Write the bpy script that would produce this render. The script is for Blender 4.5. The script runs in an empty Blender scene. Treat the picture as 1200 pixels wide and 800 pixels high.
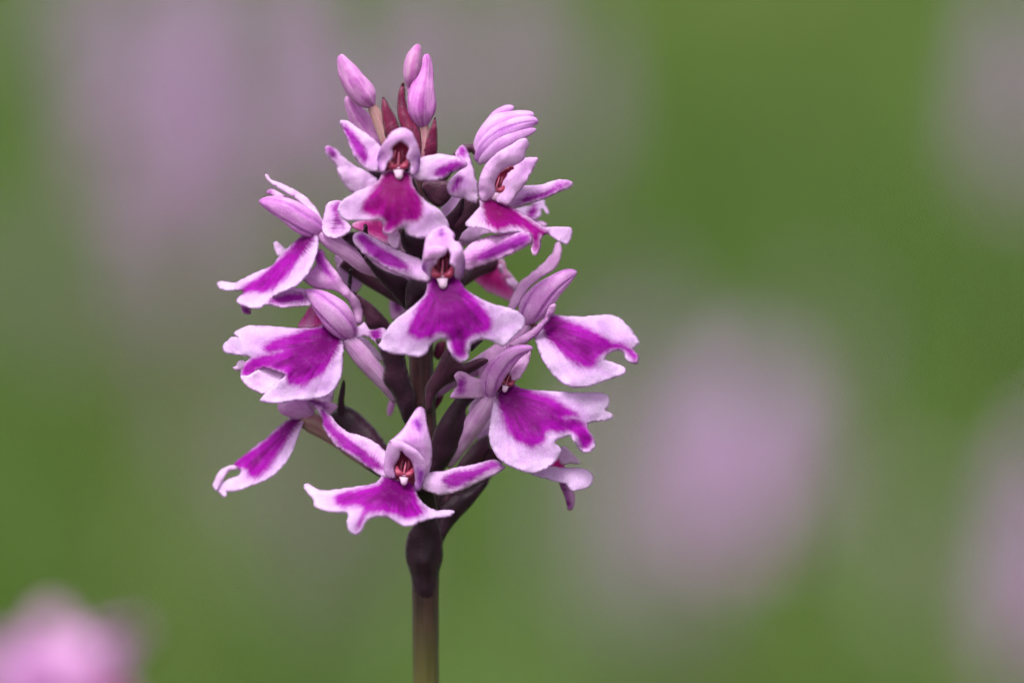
import bpy, math, random
import numpy as np
from mathutils import Vector, noise
from mathutils.geometry import delaunay_2d_cdt

R = math.radians
scene = bpy.context.scene
col = scene.collection

# ------------------------------------------------------------------ camera, sky, sun, exposure
PITCH = R(6.0)
D0 = 0.60                       # camera to the orchid's stem
S = 0.09 / 1200                 # metres for one photo pixel at the stem
CEN = np.array([0.0, 0.0, 0.32])
FWD = np.array([0.0, math.cos(PITCH), -math.sin(PITCH)])
UP = np.array([0.0, math.sin(PITCH), math.cos(PITCH)])
RIGHT = np.array([1.0, 0.0, 0.0])
CAM = CEN - FWD * D0
cam_data = bpy.data.cameras.new('camera')
cam = bpy.data.objects.new('camera', cam_data)
col.objects.link(cam)
cam.location = CAM
cam.rotation_euler = (R(90) - PITCH, 0, 0)
cam_data.sensor_width = 36.0
cam_data.lens = 36.0 * D0 / 0.09
cam_data.clip_start = 0.01
cam_data.clip_end = 2000
cam_data.dof.use_dof = True
cam_data.dof.focus_distance = D0 - 55 * S
cam_data.dof.aperture_fstop = 10.5
scene.camera = cam

SUN_EL, SUN_AZ = 60.0, 205.0
world = bpy.data.worlds.new('World')
scene.world = world
world.use_nodes = True
wn = world.node_tree
wn.nodes.clear()
w_out = wn.nodes.new('ShaderNodeOutputWorld')
w_bg = wn.nodes.new('ShaderNodeBackground')
w_sky = wn.nodes.new('ShaderNodeTexSky')
w_sky.sky_type = 'NISHITA'
w_sky.sun_disc = False
w_sky.sun_elevation = R(SUN_EL)
w_sky.sun_rotation = R(SUN_AZ)
w_sky.air_density = 1.0
w_sky.dust_density = 6.0
w_sky.ozone_density = 0.6
w_bg.inputs['Strength'].default_value = 0.15
w_bw = wn.nodes.new('ShaderNodeRGBToBW')          # cloud cover: most of the blue is washed out of the sky
w_mix = wn.nodes.new('ShaderNodeMix')
w_mix.data_type = 'RGBA'
w_mix.inputs[0].default_value = 0.88
wn.links.new(w_sky.outputs[0], w_bw.inputs[0])
wn.links.new(w_sky.outputs[0], w_mix.inputs[6])
wn.links.new(w_bw.outputs[0], w_mix.inputs[7])
wn.links.new(w_mix.outputs[2], w_bg.inputs['Color'])
wn.links.new(w_bg.outputs[0], w_out.inputs['Surface'])

sun_data = bpy.data.lights.new('sun', 'SUN')
sun_data.energy = 1.5
sun_data.angle = R(24)
sun_data.color = (1.0, 0.97, 0.94)
sun = bpy.data.objects.new('sun', sun_data)
col.objects.link(sun)
_az, _el = R(SUN_AZ), R(SUN_EL)
_dir = Vector((math.sin(_az) * math.cos(_el), math.cos(_az) * math.cos(_el), math.sin(_el)))
sun.rotation_euler = (-_dir).to_track_quat('-Z', 'Y').to_euler()
sun.location = (0, 0, 3)

scene.view_settings.view_transform = 'Standard'
scene.view_settings.look = 'None'
scene.view_settings.gamma = 1
scene.view_settings.use_curve_mapping = False
scene.view_settings.exposure = 0.86
scene.cycles.use_denoising = True
scene.cycles.max_bounces = 8
scene.cycles.transmission_bounces = 8

# ------------------------------------------------------------------ helpers
TANP = math.tan(PITCH)
def unproj(P):
    """photo pixel x, y and depth z (pixels towards the viewer from the stem's vertical axis) -> world"""
    P = np.asarray(P, float)
    zc = D0 - (P[:, 2] + (400 - P[:, 1]) * TANP) * S
    k = (zc / D0)[:, None]
    return CAM + FWD * zc[:, None] + RIGHT * ((P[:, 0] - 600) * S)[:, None] * k + UP * ((400 - P[:, 1]) * S)[:, None] * k

def at(px, py, dist):
    """point on the ray of a photo pixel at a given distance in depth"""
    return CAM + FWD * dist + RIGHT * (px - 600) * S * dist / D0 + UP * (400 - py) * S * dist / D0

def put(o, label=None, cat=None, group=None, kind=None):
    if label: o['label'] = label
    if cat: o['category'] = cat
    if group: o['group'] = group
    if kind: o['kind'] = kind
    return o

def empty(name, loc, parent=None):
    o = bpy.data.objects.new(name, None)
    o.empty_display_size = 0.003
    col.objects.link(o)
    o.location = Vector(loc)
    if parent is not None:
        o.parent = parent
    return o

WORLD = {}
def wpos(o):
    p = Vector(o.location)
    while o.parent is not None:
        o = o.parent
        p = p + Vector(o.location)
    return np.array(p)

def mesh_obj(name, V, F, mat, parent, attrs=None, smooth=True, mats=None, fmat=None):
    base = wpos(parent) if parent is not None else np.zeros(3)
    me = bpy.data.meshes.new(name)
    me.from_pydata((np.asarray(V) - base).tolist(), [], F)
    if attrs:
        for k, a in attrs.items():
            a = np.asarray(a, np.float32)
            if a.ndim == 1:
                at_ = me.attributes.new(k, 'FLOAT', 'POINT'); at_.data.foreach_set('value', a)
            else:
                at_ = me.attributes.new(k, 'FLOAT_VECTOR', 'POINT'); at_.data.foreach_set('vector', a.ravel())
    for m in (mats or [mat]):
        me.materials.append(m)
    if fmat is not None:
        me.polygons.foreach_set('material_index', np.asarray(fmat, np.int32))
    if smooth:
        me.polygons.foreach_set('use_smooth', np.ones(len(me.polygons), bool))
    me.update()
    o = bpy.data.objects.new(name, me)
    col.objects.link(o)
    if parent is not None:
        o.parent = parent
    return o

# zoom windows of the photograph: origin and magnification
ZOOM = dict(A=(370, 40, 5.0), B=(370, 130, 4.706), C=(510, 110, 4.21), D=(240, 190, 4.21), E=(240, 310, 4.444),
            F=(400, 250, 4.2105), G=(520, 280, 4.0), H=(510, 380, 3.478), I=(340, 450, 4.0), J=(240, 440, 5.0),
            K=(380, 400, 2.0), L=(400, 390, 6.156), M=(480, 480, 4.0), N=(380, 250, 5.333), O=(500, 150, 6.154),
            P=(580, 180, 6.667), Q=(530, 270, 5.714), R=(330, 280, 5.333), S=(600, 480, 6.154), T=(430, 140, 10.0),
            U=(480, 265, 10.0), V=(430, 470, 7.273), W=(530, 380, 8.0), X=(330, 440, 6.667), Z=(0, 0, 1.0))

def zx(z, pts):
    ox, oy, k = ZOOM[z]
    out = []
    for p in pts:
        out.append([ox + p[0] / k, oy + p[1] / k] + list(p[2:]))
    return out

def closed_curve(pts, step):
    P = np.array(pts, float)
    n = len(P)
    out = []
    for i in range(n):
        p0, p1, p2, p3 = P[i - 1], P[i], P[(i + 1) % n], P[(i + 2) % n]
        m = max(1, int(np.linalg.norm(p2 - p1) / step))
        for j in range(m):
            t = j / m
            out.append(0.5 * ((2 * p1) + (-p0 + p2) * t + (2 * p0 - 5 * p1 + 4 * p2 - p3) * t * t + (-p0 + 3 * p1 - 3 * p2 + p3) * t ** 3))
    return np.array(out)

def open_curve(pts, n):
    P = np.array(pts, float)
    P = np.vstack([2 * P[0] - P[1], P, 2 * P[-1] - P[-2]])
    seg = len(P) - 3
    out = []
    for k in range(n):
        u = k / (n - 1) * seg
        i = min(int(u), seg - 1); t = u - i
        p0, p1, p2, p3 = P[i:i + 4]
        out.append(0.5 * ((2 * p1) + (-p0 + p2) * t + (2 * p0 - 5 * p1 + 4 * p2 - p3) * t * t + (-p0 + 3 * p1 - 3 * p2 + p3) * t ** 3))
    return np.array(out)

def inside(poly, pts):
    x, y = pts[:, 0], pts[:, 1]
    res = np.zeros(len(pts), bool)
    j = len(poly) - 1
    for i in range(len(poly)):
        xi, yi = poly[i]; xj, yj = poly[j]
        c = ((yi > y) != (yj > y))
        with np.errstate(divide='ignore', invalid='ignore'):
            c &= x < (xj - xi) * (y - yi) / (yj - yi + 1e-12) + xi
        res ^= c
        j = i
    return res

def dist_to(poly, pts):
    a = poly; b = np.roll(poly, -1, 0)
    d = b - a
    L = (d ** 2).sum(1) + 1e-9
    out = np.empty(len(pts))
    for s in range(0, len(pts), 2000):
        p = pts[s:s + 2000]
        t = np.clip(((p[:, None, :] - a) * d).sum(2) / L, 0, 1)
        q = a + d * t[:, :, None]
        out[s:s + 2000] = np.sqrt(((p[:, None, :] - q) ** 2).sum(2).min(1))
    return out

def tps(anch, tilt=0.0):
    A = np.array(anch, float)
    if len(A) == 1:
        z = A[0, 2]
        return lambda p: np.full(len(p), z)
    if len(A) == 2:
        d = A[1, :2] - A[0, :2]; L = d @ d
        pr = np.array([-d[1], d[0]]) / math.sqrt(L)
        if pr[1] < 0: pr = -pr
        return lambda p: A[0, 2] + (A[1, 2] - A[0, 2]) * ((p - A[0, :2]) @ d) / L + tilt * ((p - A[0, :2]) @ pr)
    n = len(A)
    def U(r2): return 0.5 * r2 * np.log(r2 + 1e-9)
    r2 = ((A[:, None, :2] - A[None, :, :2]) ** 2).sum(2)
    K = U(r2) + np.eye(n) * 20
    Pm = np.hstack([np.ones((n, 1)), A[:, :2]])
    M = np.zeros((n + 3, n + 3)); M[:n, :n] = K; M[:n, n:] = Pm; M[n:, :n] = Pm.T
    w = np.linalg.lstsq(M, np.concatenate([A[:, 2], np.zeros(3)]), rcond=None)[0]
    def f(p):
        r2 = ((p[:, None, :] - A[None, :, :2]) ** 2).sum(2)
        return U(r2) @ w[:n] + w[n] + p @ w[n + 1:]
    return f

seedc = [0]
def sheet(outline, anch, blot=None, step=2.3, th=.85, dome=0.0, domew=14.0, erose=0.42, wav=1.1, curl=0.0, tilt=0.0):
    """a petal-like body with rounded rim: outline in photo pixels, depth from a spline through anchors"""
    seedc[0] += 1
    sd = seedc[0] * 17.31
    c = closed_curve(outline, min(step, 1.8))
    if erose:
        nx = np.array([noise.noise(Vector((p[0] * .16, p[1] * .16, sd))) + .6 * noise.noise(Vector((p[0] * .4, p[1] * .4, sd + 9))) for p in c])
        tg = np.roll(c, -1, 0) - np.roll(c, 1, 0)
        tg /= np.linalg.norm(tg, axis=1)[:, None] + 1e-9
        c = c + np.stack([-tg[:, 1], tg[:, 0]], 1) * (nx * erose * 2.0)[:, None]
    keep = [0]
    for i in range(1, len(c)):
        if np.linalg.norm(c[i] - c[keep[-1]]) > .6:
            keep.append(i)
    c = c[keep]
    if np.linalg.norm(c[0] - c[-1]) < .6: c = c[:-1]
    lo, hi = c.min(0), c.max(0)
    gx = np.arange(lo[0], hi[0], step); gy = np.arange(lo[1], hi[1], step * .87)
    G = np.array([(x + (step / 2 if j % 2 else 0), y) for j, y in enumerate(gy) for x in gx])
    rs = np.random.RandomState(seedc[0])
    if len(G):
        G = G + rs.uniform(-.18, .18, G.shape) * step
        G = G[inside(c, G)]
    if len(G):
        G = G[dist_to(c, G) > step * .55]
    n = len(c)
    pts = np.vstack([c, G]) if len(G) else c
    vo, eo, fo, ov, oe, of = delaunay_2d_cdt([Vector(p) for p in pts], [(i, (i + 1) % n) for i in range(n)], [list(range(n))], 1, 1e-5)
    P2 = np.array([(v[0], v[1]) for v in vo])
    e = dist_to(c, P2)
    z = tps(anch, tilt)(P2)
    q = np.clip(e / domew, 0, 1)
    z = z + dome * (1 - (1 - q) ** 2)
    rim = np.exp(-e / 9.0)
    wv = np.array([noise.noise(Vector((p[0] * .055, p[1] * .055, sd))) for p in P2])
    w2 = np.array([noise.noise(Vector((p[0] * .15, p[1] * .15, sd + 4))) for p in P2])
    z = z + wav * (wv * 2.2 + rim * wv * 3.2 + rim * w2 * 1.8) + curl * rim
    P3 = np.column_stack([P2, z])
    tris = [list(f) for f in fo]
    T = np.array([[f[0], f[1], f[2]] for f in tris])
    fn = np.cross(P3[T[:, 1]] - P3[T[:, 0]], P3[T[:, 2]] - P3[T[:, 0]])
    flip = fn[:, 2] < 0
    T[flip] = T[flip][:, ::-1]; fn[flip] *= -1
    vn = np.zeros_like(P3)
    for k in range(3):
        np.add.at(vn, T[:, k], fn)
    vn /= np.linalg.norm(vn, axis=1)[:, None] + 1e-9
    prof = np.sqrt(np.clip(1 - (1 - np.clip(e / (th * 1.6), 0, 1)) ** 2, 0, 1)) * th
    onb = e < 1e-3
    back = np.where(onb, np.arange(len(P3)), 0)
    idx = np.cumsum(~onb) - 1 + len(P3)
    back = np.where(onb, np.arange(len(P3)), idx)
    front = P3 + vn * prof[:, None]
    bk = P3[~onb] - vn[~onb] * prof[~onb][:, None]
    V = np.vstack([front, bk])
    F = T.tolist() + [[back[f[2]], back[f[1]], back[f[0]]] for f in T]
    if blot is not None:
        bl = [blot] if not isinstance(blot[0][0], (list, tuple)) else blot
        sdv = np.full(len(P2), -60.0)
        for b in bl:
            bc = closed_curve(b, 4.0)
            d = dist_to(bc, P2)
            sdv = np.maximum(sdv, np.where(inside(bc, P2), d, -d))
    else:
        sdv = np.full(len(P2), -60.0)
    b0 = np.array(anch[0][:2])
    r = P2 - b0
    rr = np.linalg.norm(r, axis=1)
    ang = np.arctan2(r[:, 1], r[:, 0]) * 40 * np.clip(rr / 25, 0, 1)
    at2 = lambda a: np.concatenate([a, a[~onb]])
    attrs = dict(blot=at2(np.clip(sdv, -60, 60)), edge=at2(e), rad=at2(rr),
                 fan=np.column_stack([at2(rr), at2(ang), np.full(len(V), sd)]),
                 pc=np.column_stack([V[:, 0] + sd, V[:, 1], V[:, 2]]))
    return V, F, attrs

def patch(parent, name, z, outline, anch, mat, blot=None, **k):
    if blot is not None:
        blot = [zx(z, b) for b in blot] if isinstance(blot[0][0], (list, tuple)) else zx(z, blot)
    if name in ('lateral_sepal', 'petal', 'dorsal_sepal'):
        k.setdefault('tilt', .28)
    V, F, a = sheet(zx(z, outline), zx(z, anch), blot, **k)
    return mesh_obj(name, unproj(V), F, mat, parent, a)

def tube(spine, n=26, seg=20, flat=1.0, ridges=0, ridge=0.0, lump=.09, groove=(), stripe=True, a0=-math.pi, a1=math.pi):
    """closed tapering body along a spine of (x, y, z, half width)"""
    seedc[0] += 1
    sd = seedc[0] * 17.31
    C = open_curve(spine, n)
    C[:, 3] = np.maximum(C[:, 3], .4)
    V = []; att_b = []; att_r = []; fan = []
    t = np.gradient(C[:, :3], axis=0)
    t /= np.linalg.norm(t, axis=1)[:, None] + 1e-9
    view = np.array([0, 0, 1.0])
    if abs(t[:, 2]).mean() > .9:
        view = np.array([0, 1.0, 0])
    acc = 0
    for i in range(n):
        s = np.cross(t[i], view); s /= np.linalg.norm(s) + 1e-9
        m = np.cross(s, t[i])
        if i: acc += np.linalg.norm(C[i, :3] - C[i - 1, :3])
        for j in range(seg):
            th = a0 + (a1 - a0) * j / seg
            w = C[i, 3] * (1 + ridge * math.cos(ridges * th) + lump * noise.noise(Vector((math.sin(th) * 1.3, math.cos(th) * 1.3, acc * .045 + sd))))
            gb = -60
            for g in groove:
                dth = abs((th - g - .25 * math.sin(i / n * 5 + g * 3) + math.pi) % (2 * math.pi) - math.pi)
                w *= 1 - .15 * math.exp(-(dth / .11) ** 2)
                gb = max(gb, -1.0 - dth * C[i, 3])
            V.append(C[i, :3] + s * w * math.sin(th) + m * w * flat * math.cos(th))
            att_b.append(gb if groove else math.cos(ridges * th) * 10 if ridges and stripe else -60)
            att_r.append(i / (n - 1))
            fan.append((acc, th * 12 if abs(th) < math.pi - .01 else math.pi * 12, sd))
    F = []
    for i in range(n - 1):
        for j in range(seg):
            a = i * seg + j; b = i * seg + (j + 1) % seg
            F.append([a, b, b + seg, a + seg])
    V.append(C[0, :3]); att_b.append(-60); att_r.append(0); fan.append((0, 0, sd))
    V.append(C[-1, :3]); att_b.append(-60); att_r.append(1); fan.append((acc, 0, sd))
    c0, c1 = len(V) - 2, len(V) - 1
    for j in range(seg):
        F.append([c0, (j + 1) % seg, j])
        F.append([c1, (n - 1) * seg + j, (n - 1) * seg + (j + 1) % seg])
    V = np.array(V)
    att = dict(blot=np.array(att_b, float), edge=np.full(len(V), 20.0), rad=np.array(att_r, float) * 60,
               fan=np.array(fan), pc=V + np.array([sd, 0, 0]))
    return V, F, att

def loft(parent, name, z, spine, mat, **k):
    kk = ZOOM[z][2]
    sp = [[p[0], p[1], p[2], p[3] / kk] for p in zx(z, spine)]
    V, F, a = tube(sp, **k)
    return mesh_obj(name, unproj(V), F, mat, parent, a)

# ------------------------------------------------------------------ materials
def srgb(r, g, b):
    f = lambda c: (c / 255 / 12.92) if c / 255 <= .04045 else ((c / 255 + .055) / 1.055) ** 2.4
    return (f(r), f(g), f(b), 1)

class NT:
    def __init__(s, name):
        s.m = bpy.data.materials.new(name); s.m.use_nodes = True
        s.t = s.m.node_tree; s.t.nodes.clear()
        s.out = s.n('ShaderNodeOutputMaterial')
    def n(s, kind, **k):
        nd = s.t.nodes.new(kind)
        for a, v in k.items(): setattr(nd, a, v)
        return nd
    def l(s, a, b): s.t.links.new(a, b)
    def put(s, sock, v):
        if hasattr(v, 'is_linked') or hasattr(v, 'links'): s.l(v, sock)
        else: sock.default_value = v
    def attr(s, name, vec=False):
        a = s.n('ShaderNodeAttribute', attribute_name=name)
        return a.outputs['Vector'] if vec else a.outputs['Fac']
    def math(s, op, a, b=0.0, clamp=False):
        nd = s.n('ShaderNodeMath', operation=op, use_clamp=clamp)
        s.put(nd.inputs[0], a); s.put(nd.inputs[1], b)
        return nd.outputs[0]
    def ramp(s, v, a, b, lo=0.0, hi=1.0):
        nd = s.n('ShaderNodeMapRange', interpolation_type='SMOOTHSTEP')
        s.put(nd.inputs[0], v)
        nd.inputs[1].default_value = a; nd.inputs[2].default_value = b
        nd.inputs[3].default_value = lo; nd.inputs[4].default_value = hi
        return nd.outputs[0]
    def mix(s, f, a, b, mode='MIX'):
        nd = s.n('ShaderNodeMix', data_type='RGBA', blend_type=mode)
        s.put(nd.inputs[0], f); s.put(nd.inputs[6], a); s.put(nd.inputs[7], b)
        return nd.outputs[2]
    def noise(s, vec, scale, detail=3.0, rough=.55, stretch=None):
        if stretch:
            mp = s.n('ShaderNodeVectorMath', operation='MULTIPLY')
            s.put(mp.inputs[0], vec); mp.inputs[1].default_value = stretch
            vec = mp.outputs[0]
        nd = s.n('ShaderNodeTexNoise')
        s.put(nd.inputs['Vector'], vec); nd.inputs['Scale'].default_value = scale
        nd.inputs['Detail'].default_value = detail; nd.inputs['Roughness'].default_value = rough
        return nd.outputs['Fac']

def petal_mat(name, pale, mid, blotc, blot_deep, trans=.5, soft=4.2, streak=.3, mott=.45, rough=.6, noisy=6.0):
    N = NT(name)
    fan = N.attr('fan', True); pc = N.attr('pc', True)
    blot = N.attr('blot'); edge = N.attr('edge'); rad = N.attr('rad')
    big = N.noise(pc, .045, 3)
    med = N.noise(pc, .16, 4, .6)
    vein = N.noise(fan, 1.0, 3, .6, (.022, .26, 1))
    # pale tissue: mottled and faintly streaked towards the mid colour
    f = N.math('ADD', N.math('MULTIPLY', N.ramp(big, .35, .7), mott), N.math('MULTIPLY', N.ramp(vein, .42, .68), streak))
    f = N.math('ADD', f, N.ramp(blot, -20, 2, 0, .45))
    f = N.math('MULTIPLY', f, N.ramp(edge, 0, 10, .2, 1.0), True)
    c = N.mix(f, pale, mid)
    # blotch with feathered outline
    wob = N.math('MULTIPLY', N.math('SUBTRACT', med, .5), noisy)
    wob2 = N.math('MULTIPLY', N.math('SUBTRACT', vein, .5), noisy * 1.1)
    b = N.math('ADD', N.math('ADD', blot, wob), wob2)
    bm = N.ramp(b, -soft * 1.3, soft * .9)
    core = N.math('MULTIPLY', N.ramp(N.math('ADD', blot, N.math('MULTIPLY', N.math('SUBTRACT', vein, .5), 26)), 2, 17), .6)
    deep = N.mix(N.math('ADD', N.math('ADD', N.ramp(rad, 42, 4, 0, .8), core), N.math('MULTIPLY', N.ramp(vein, .4, .65), .25), True), blotc, blot_deep)
    deep = N.mix(N.math('MULTIPLY', N.ramp(N.noise(pc, .09, 4, .65), .48, .72), .13), deep, N.mix(.45, deep, mid))
    c = N.mix(bm, c, deep)
    # fine papillae
    cell = N.n('ShaderNodeTexVoronoi'); N.put(cell.inputs['Vector'], pc); cell.inputs['Scale'].default_value = .42
    fine = N.noise(pc, .55, 2)
    c = N.mix(N.ramp(cell.outputs['Distance'], .2, .8, .0, .2), c, N.mix(.6, c, (0, 0, 0, 1)))
    bump = N.n('ShaderNodeBump'); bump.inputs['Strength'].default_value = .42; bump.inputs['Distance'].default_value = .00006
    h = N.math('ADD', N.math('MULTIPLY', vein, 1.2), N.math('ADD', N.math('MULTIPLY', cell.outputs['Distance'], -.5), fine))
    N.l(h, bump.inputs['Height'])
    p = N.n('ShaderNodeBsdfPrincipled')
    N.l(c, p.inputs['Base Color']); p.inputs['Roughness'].default_value = rough
    p.inputs['Specular IOR Level'].default_value = .16
    p.inputs['Sheen Weight'].default_value = .02; p.inputs['Sheen Roughness'].default_value = .4
    N.l(bump.outputs[0], p.inputs['Normal'])
    tr = N.n('ShaderNodeBsdfTranslucent'); N.l(c, tr.inputs['Color']); N.l(bump.outputs[0], tr.inputs['Normal'])
    mx = N.n('ShaderNodeMixShader'); mx.inputs[0].default_value = trans
    N.l(p.outputs[0], mx.inputs[1]); N.l(tr.outputs[0], mx.inputs[2]); N.l(mx.outputs[0], N.out.inputs['Surface'])
    return N.m

def body_mat(name, c1, c2, c3=None, trans=.0, rough=.45, streak=(.015, .22, 1), grad=False, spec=.25, c3max=.75):
    """stems, ovaries, bracts, buds: streaked along their length"""
    N = NT(name)
    fan = N.attr('fan', True); pc = N.attr('pc', True); rad = N.attr('rad'); edge = N.attr('edge'); blot = N.attr('blot')
    vein = N.noise(fan, 1.0, 3, .6, streak)
    big = N.noise(pc, .06, 3)
    f = N.math('ADD', N.math('MULTIPLY', N.ramp(vein, .38, .66), .6), N.math('MULTIPLY', N.ramp(big, .35, .7), .5), True)
    c = N.mix(f, c1, c2)
    if c3:
        c = N.mix(N.ramp(rad, 0, 60) if grad else N.ramp(N.math('ADD', blot, N.math('MULTIPLY', N.math('SUBTRACT', big, .5), 14)), 2, 10, 0, c3max), c, c3)
    bump = N.n('ShaderNodeBump'); bump.inputs['Strength'].default_value = .55; bump.inputs['Distance'].default_value = .00008
    cell = N.n('ShaderNodeTexVoronoi'); N.put(cell.inputs['Vector'], pc); cell.inputs['Scale'].default_value = .4
    N.l(N.math('ADD', N.math('MULTIPLY', vein, 1.5), N.math('MULTIPLY', cell.outputs['Distance'], -.5)), bump.inputs['Height'])
    p = N.n('ShaderNodeBsdfPrincipled')
    N.l(c, p.inputs['Base Color']); p.inputs['Roughness'].default_value = rough; p.inputs['Specular IOR Level'].default_value = spec
    p.inputs['Sheen Weight'].default_value = .08
    N.l(bump.outputs[0], p.inputs['Normal'])
    if trans:
        tr = N.n('ShaderNodeBsdfTranslucent'); N.l(c, tr.inputs['Color'])
        mx = N.n('ShaderNodeMixShader'); mx.inputs[0].default_value = trans
        N.l(p.outputs[0], mx.inputs[1]); N.l(tr.outputs[0], mx.inputs[2]); N.l(mx.outputs[0], N.out.inputs['Surface'])
    else:
        N.l(p.outputs[0], N.out.inputs['Surface'])
    return N.m

M = {}
M['lip'] = petal_mat('lip_petal', srgb(238, 208, 246), srgb(222, 168, 234), srgb(182, 10, 186), srgb(124, 0, 118))
M['lip_red'] = petal_mat('lip_crimson', srgb(240, 206, 246), srgb(224, 166, 234), srgb(178, 0, 158), srgb(138, 0, 104))
M['lip_backlit'] = petal_mat('lip_backlit', srgb(252, 222, 246), srgb(246, 176, 236), srgb(244, 92, 206), srgb(236, 70, 186), trans=.62, soft=8)  # backlight glowing through the petal is painted in as brighter hot pink
M['sepal'] = petal_mat('sepal', srgb(240, 206, 244), srgb(224, 162, 232), srgb(168, 34, 174), srgb(142, 14, 142), trans=.45, soft=4, noisy=7)
M['petal'] = petal_mat('petal', srgb(238, 192, 238), srgb(222, 152, 222), srgb(170, 44, 178), srgb(144, 24, 148), trans=.45, mott=.7)
M['hood'] = petal_mat('hood', srgb(238, 188, 240), srgb(220, 146, 222), srgb(150, 40, 172), srgb(128, 24, 150), trans=.35, mott=.8, streak=.5)
M['hood_pale'] = petal_mat('hood_pale', srgb(238, 194, 242), srgb(222, 152, 230), srgb(156, 50, 182), srgb(140, 36, 165), trans=.4, mott=.7)
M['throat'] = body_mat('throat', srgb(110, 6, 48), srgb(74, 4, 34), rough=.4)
M['column'] = body_mat('column', srgb(192, 104, 130), srgb(166, 62, 98), rough=.35)
M['column_red'] = body_mat('column_red', srgb(164, 52, 88), srgb(136, 32, 70), rough=.3, spec=.5)
M['column_dark'] = body_mat('column_dark', srgb(112, 14, 54), srgb(84, 8, 40), rough=.35)
M['column_pale'] = body_mat('column_pale', srgb(226, 188, 222), srgb(208, 156, 200), rough=.4)
M['bud'] = body_mat('bud', srgb(226, 168, 220), srgb(200, 112, 200), srgb(160, 70, 158), trans=.25, rough=.6, spec=.15, streak=(.03, .35, 1), c3max=.62)
M['bud_dark'] = body_mat('bud_dark', srgb(212, 146, 208), srgb(188, 104, 190), srgb(152, 50, 150), trans=.2, rough=.6, spec=.15, streak=(.03, .35, 1), c3max=.6)
M['bud_grey'] = body_mat('bud_grey', srgb(200, 156, 188), srgb(182, 112, 178), srgb(168, 56, 156), trans=.2, rough=.6, spec=.15, streak=(.03, .35, 1), c3max=.5)
M['ovary'] = body_mat('ovary', srgb(216, 168, 216), srgb(190, 128, 190), rough=.45, trans=.12)
M['ovary_green'] = body_mat('ovary_green', srgb(162, 128, 122), srgb(154, 96, 116), rough=.45, trans=.12)
M['ovary_dark'] = body_mat('ovary_dark', srgb(76, 34, 60), srgb(54, 26, 40), rough=.45)
M['bract'] = body_mat('bract', srgb(54, 22, 44), srgb(38, 17, 31), rough=.42, trans=.06)
M['bract_red'] = body_mat('bract_red', srgb(116, 26, 66), srgb(84, 22, 54), rough=.42, trans=.08)
M['stem'] = body_mat('stem', srgb(72, 42, 46), srgb(42, 24, 30), srgb(86, 82, 42), grad=True, rough=.4)
M['leaf'] = body_mat('leaf', srgb(70, 108, 44), srgb(52, 86, 34), rough=.4, trans=.15)

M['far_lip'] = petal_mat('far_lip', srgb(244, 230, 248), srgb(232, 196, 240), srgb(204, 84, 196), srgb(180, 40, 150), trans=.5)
M['rose_lip'] = petal_mat('rose_lip', srgb(240, 200, 238), srgb(226, 150, 220), srgb(190, 30, 150), srgb(150, 10, 100), trans=.45)
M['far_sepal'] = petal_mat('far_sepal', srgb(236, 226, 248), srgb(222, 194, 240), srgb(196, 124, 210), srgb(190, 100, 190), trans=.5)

# ------------------------------------------------------------------ ground and grass
def build_ground():
    N = NT('meadow_soil')
    tc = N.n('ShaderNodeTexCoord').outputs['Object']
    a = N.noise(tc, 3.0, 6, .6); b = N.noise(tc, 40.0, 4, .6)
    c = N.mix(N.ramp(a, .35, .65), (.045, .075, .016, 1), (.065, .10, .022, 1))
    c = N.mix(N.ramp(b, .5, .75), c, (.05, .045, .02, 1))
    p = N.n('ShaderNodeBsdfPrincipled'); N.l(c, p.inputs['Base Color']); p.inputs['Roughness'].default_value = .9
    N.l(p.outputs[0], N.out.inputs['Surface'])
    V = []; F = []
    ys = [-4, -2, -1, 0, 1, 2, 3, 4, 6, 10, 20, 60, 200, 800]
    xs = [-600, -100, -20, -6, -3, -1.5, -.7, 0, .7, 1.5, 3, 6, 20, 100, 600]
    for y in ys:
        for x in xs:
            V.append((x, y, 0.0))
    n = len(xs)
    for j in range(len(ys) - 1):
        for i in range(n - 1):
            F.append([j * n + i, j * n + i + 1, (j + 1) * n + i + 1, (j + 1) * n + i])
    o = mesh_obj('ground', np.array(V, float), F, N.m, None)
    put(o, 'green meadow ground under the grass', 'ground', kind='structure')

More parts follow.
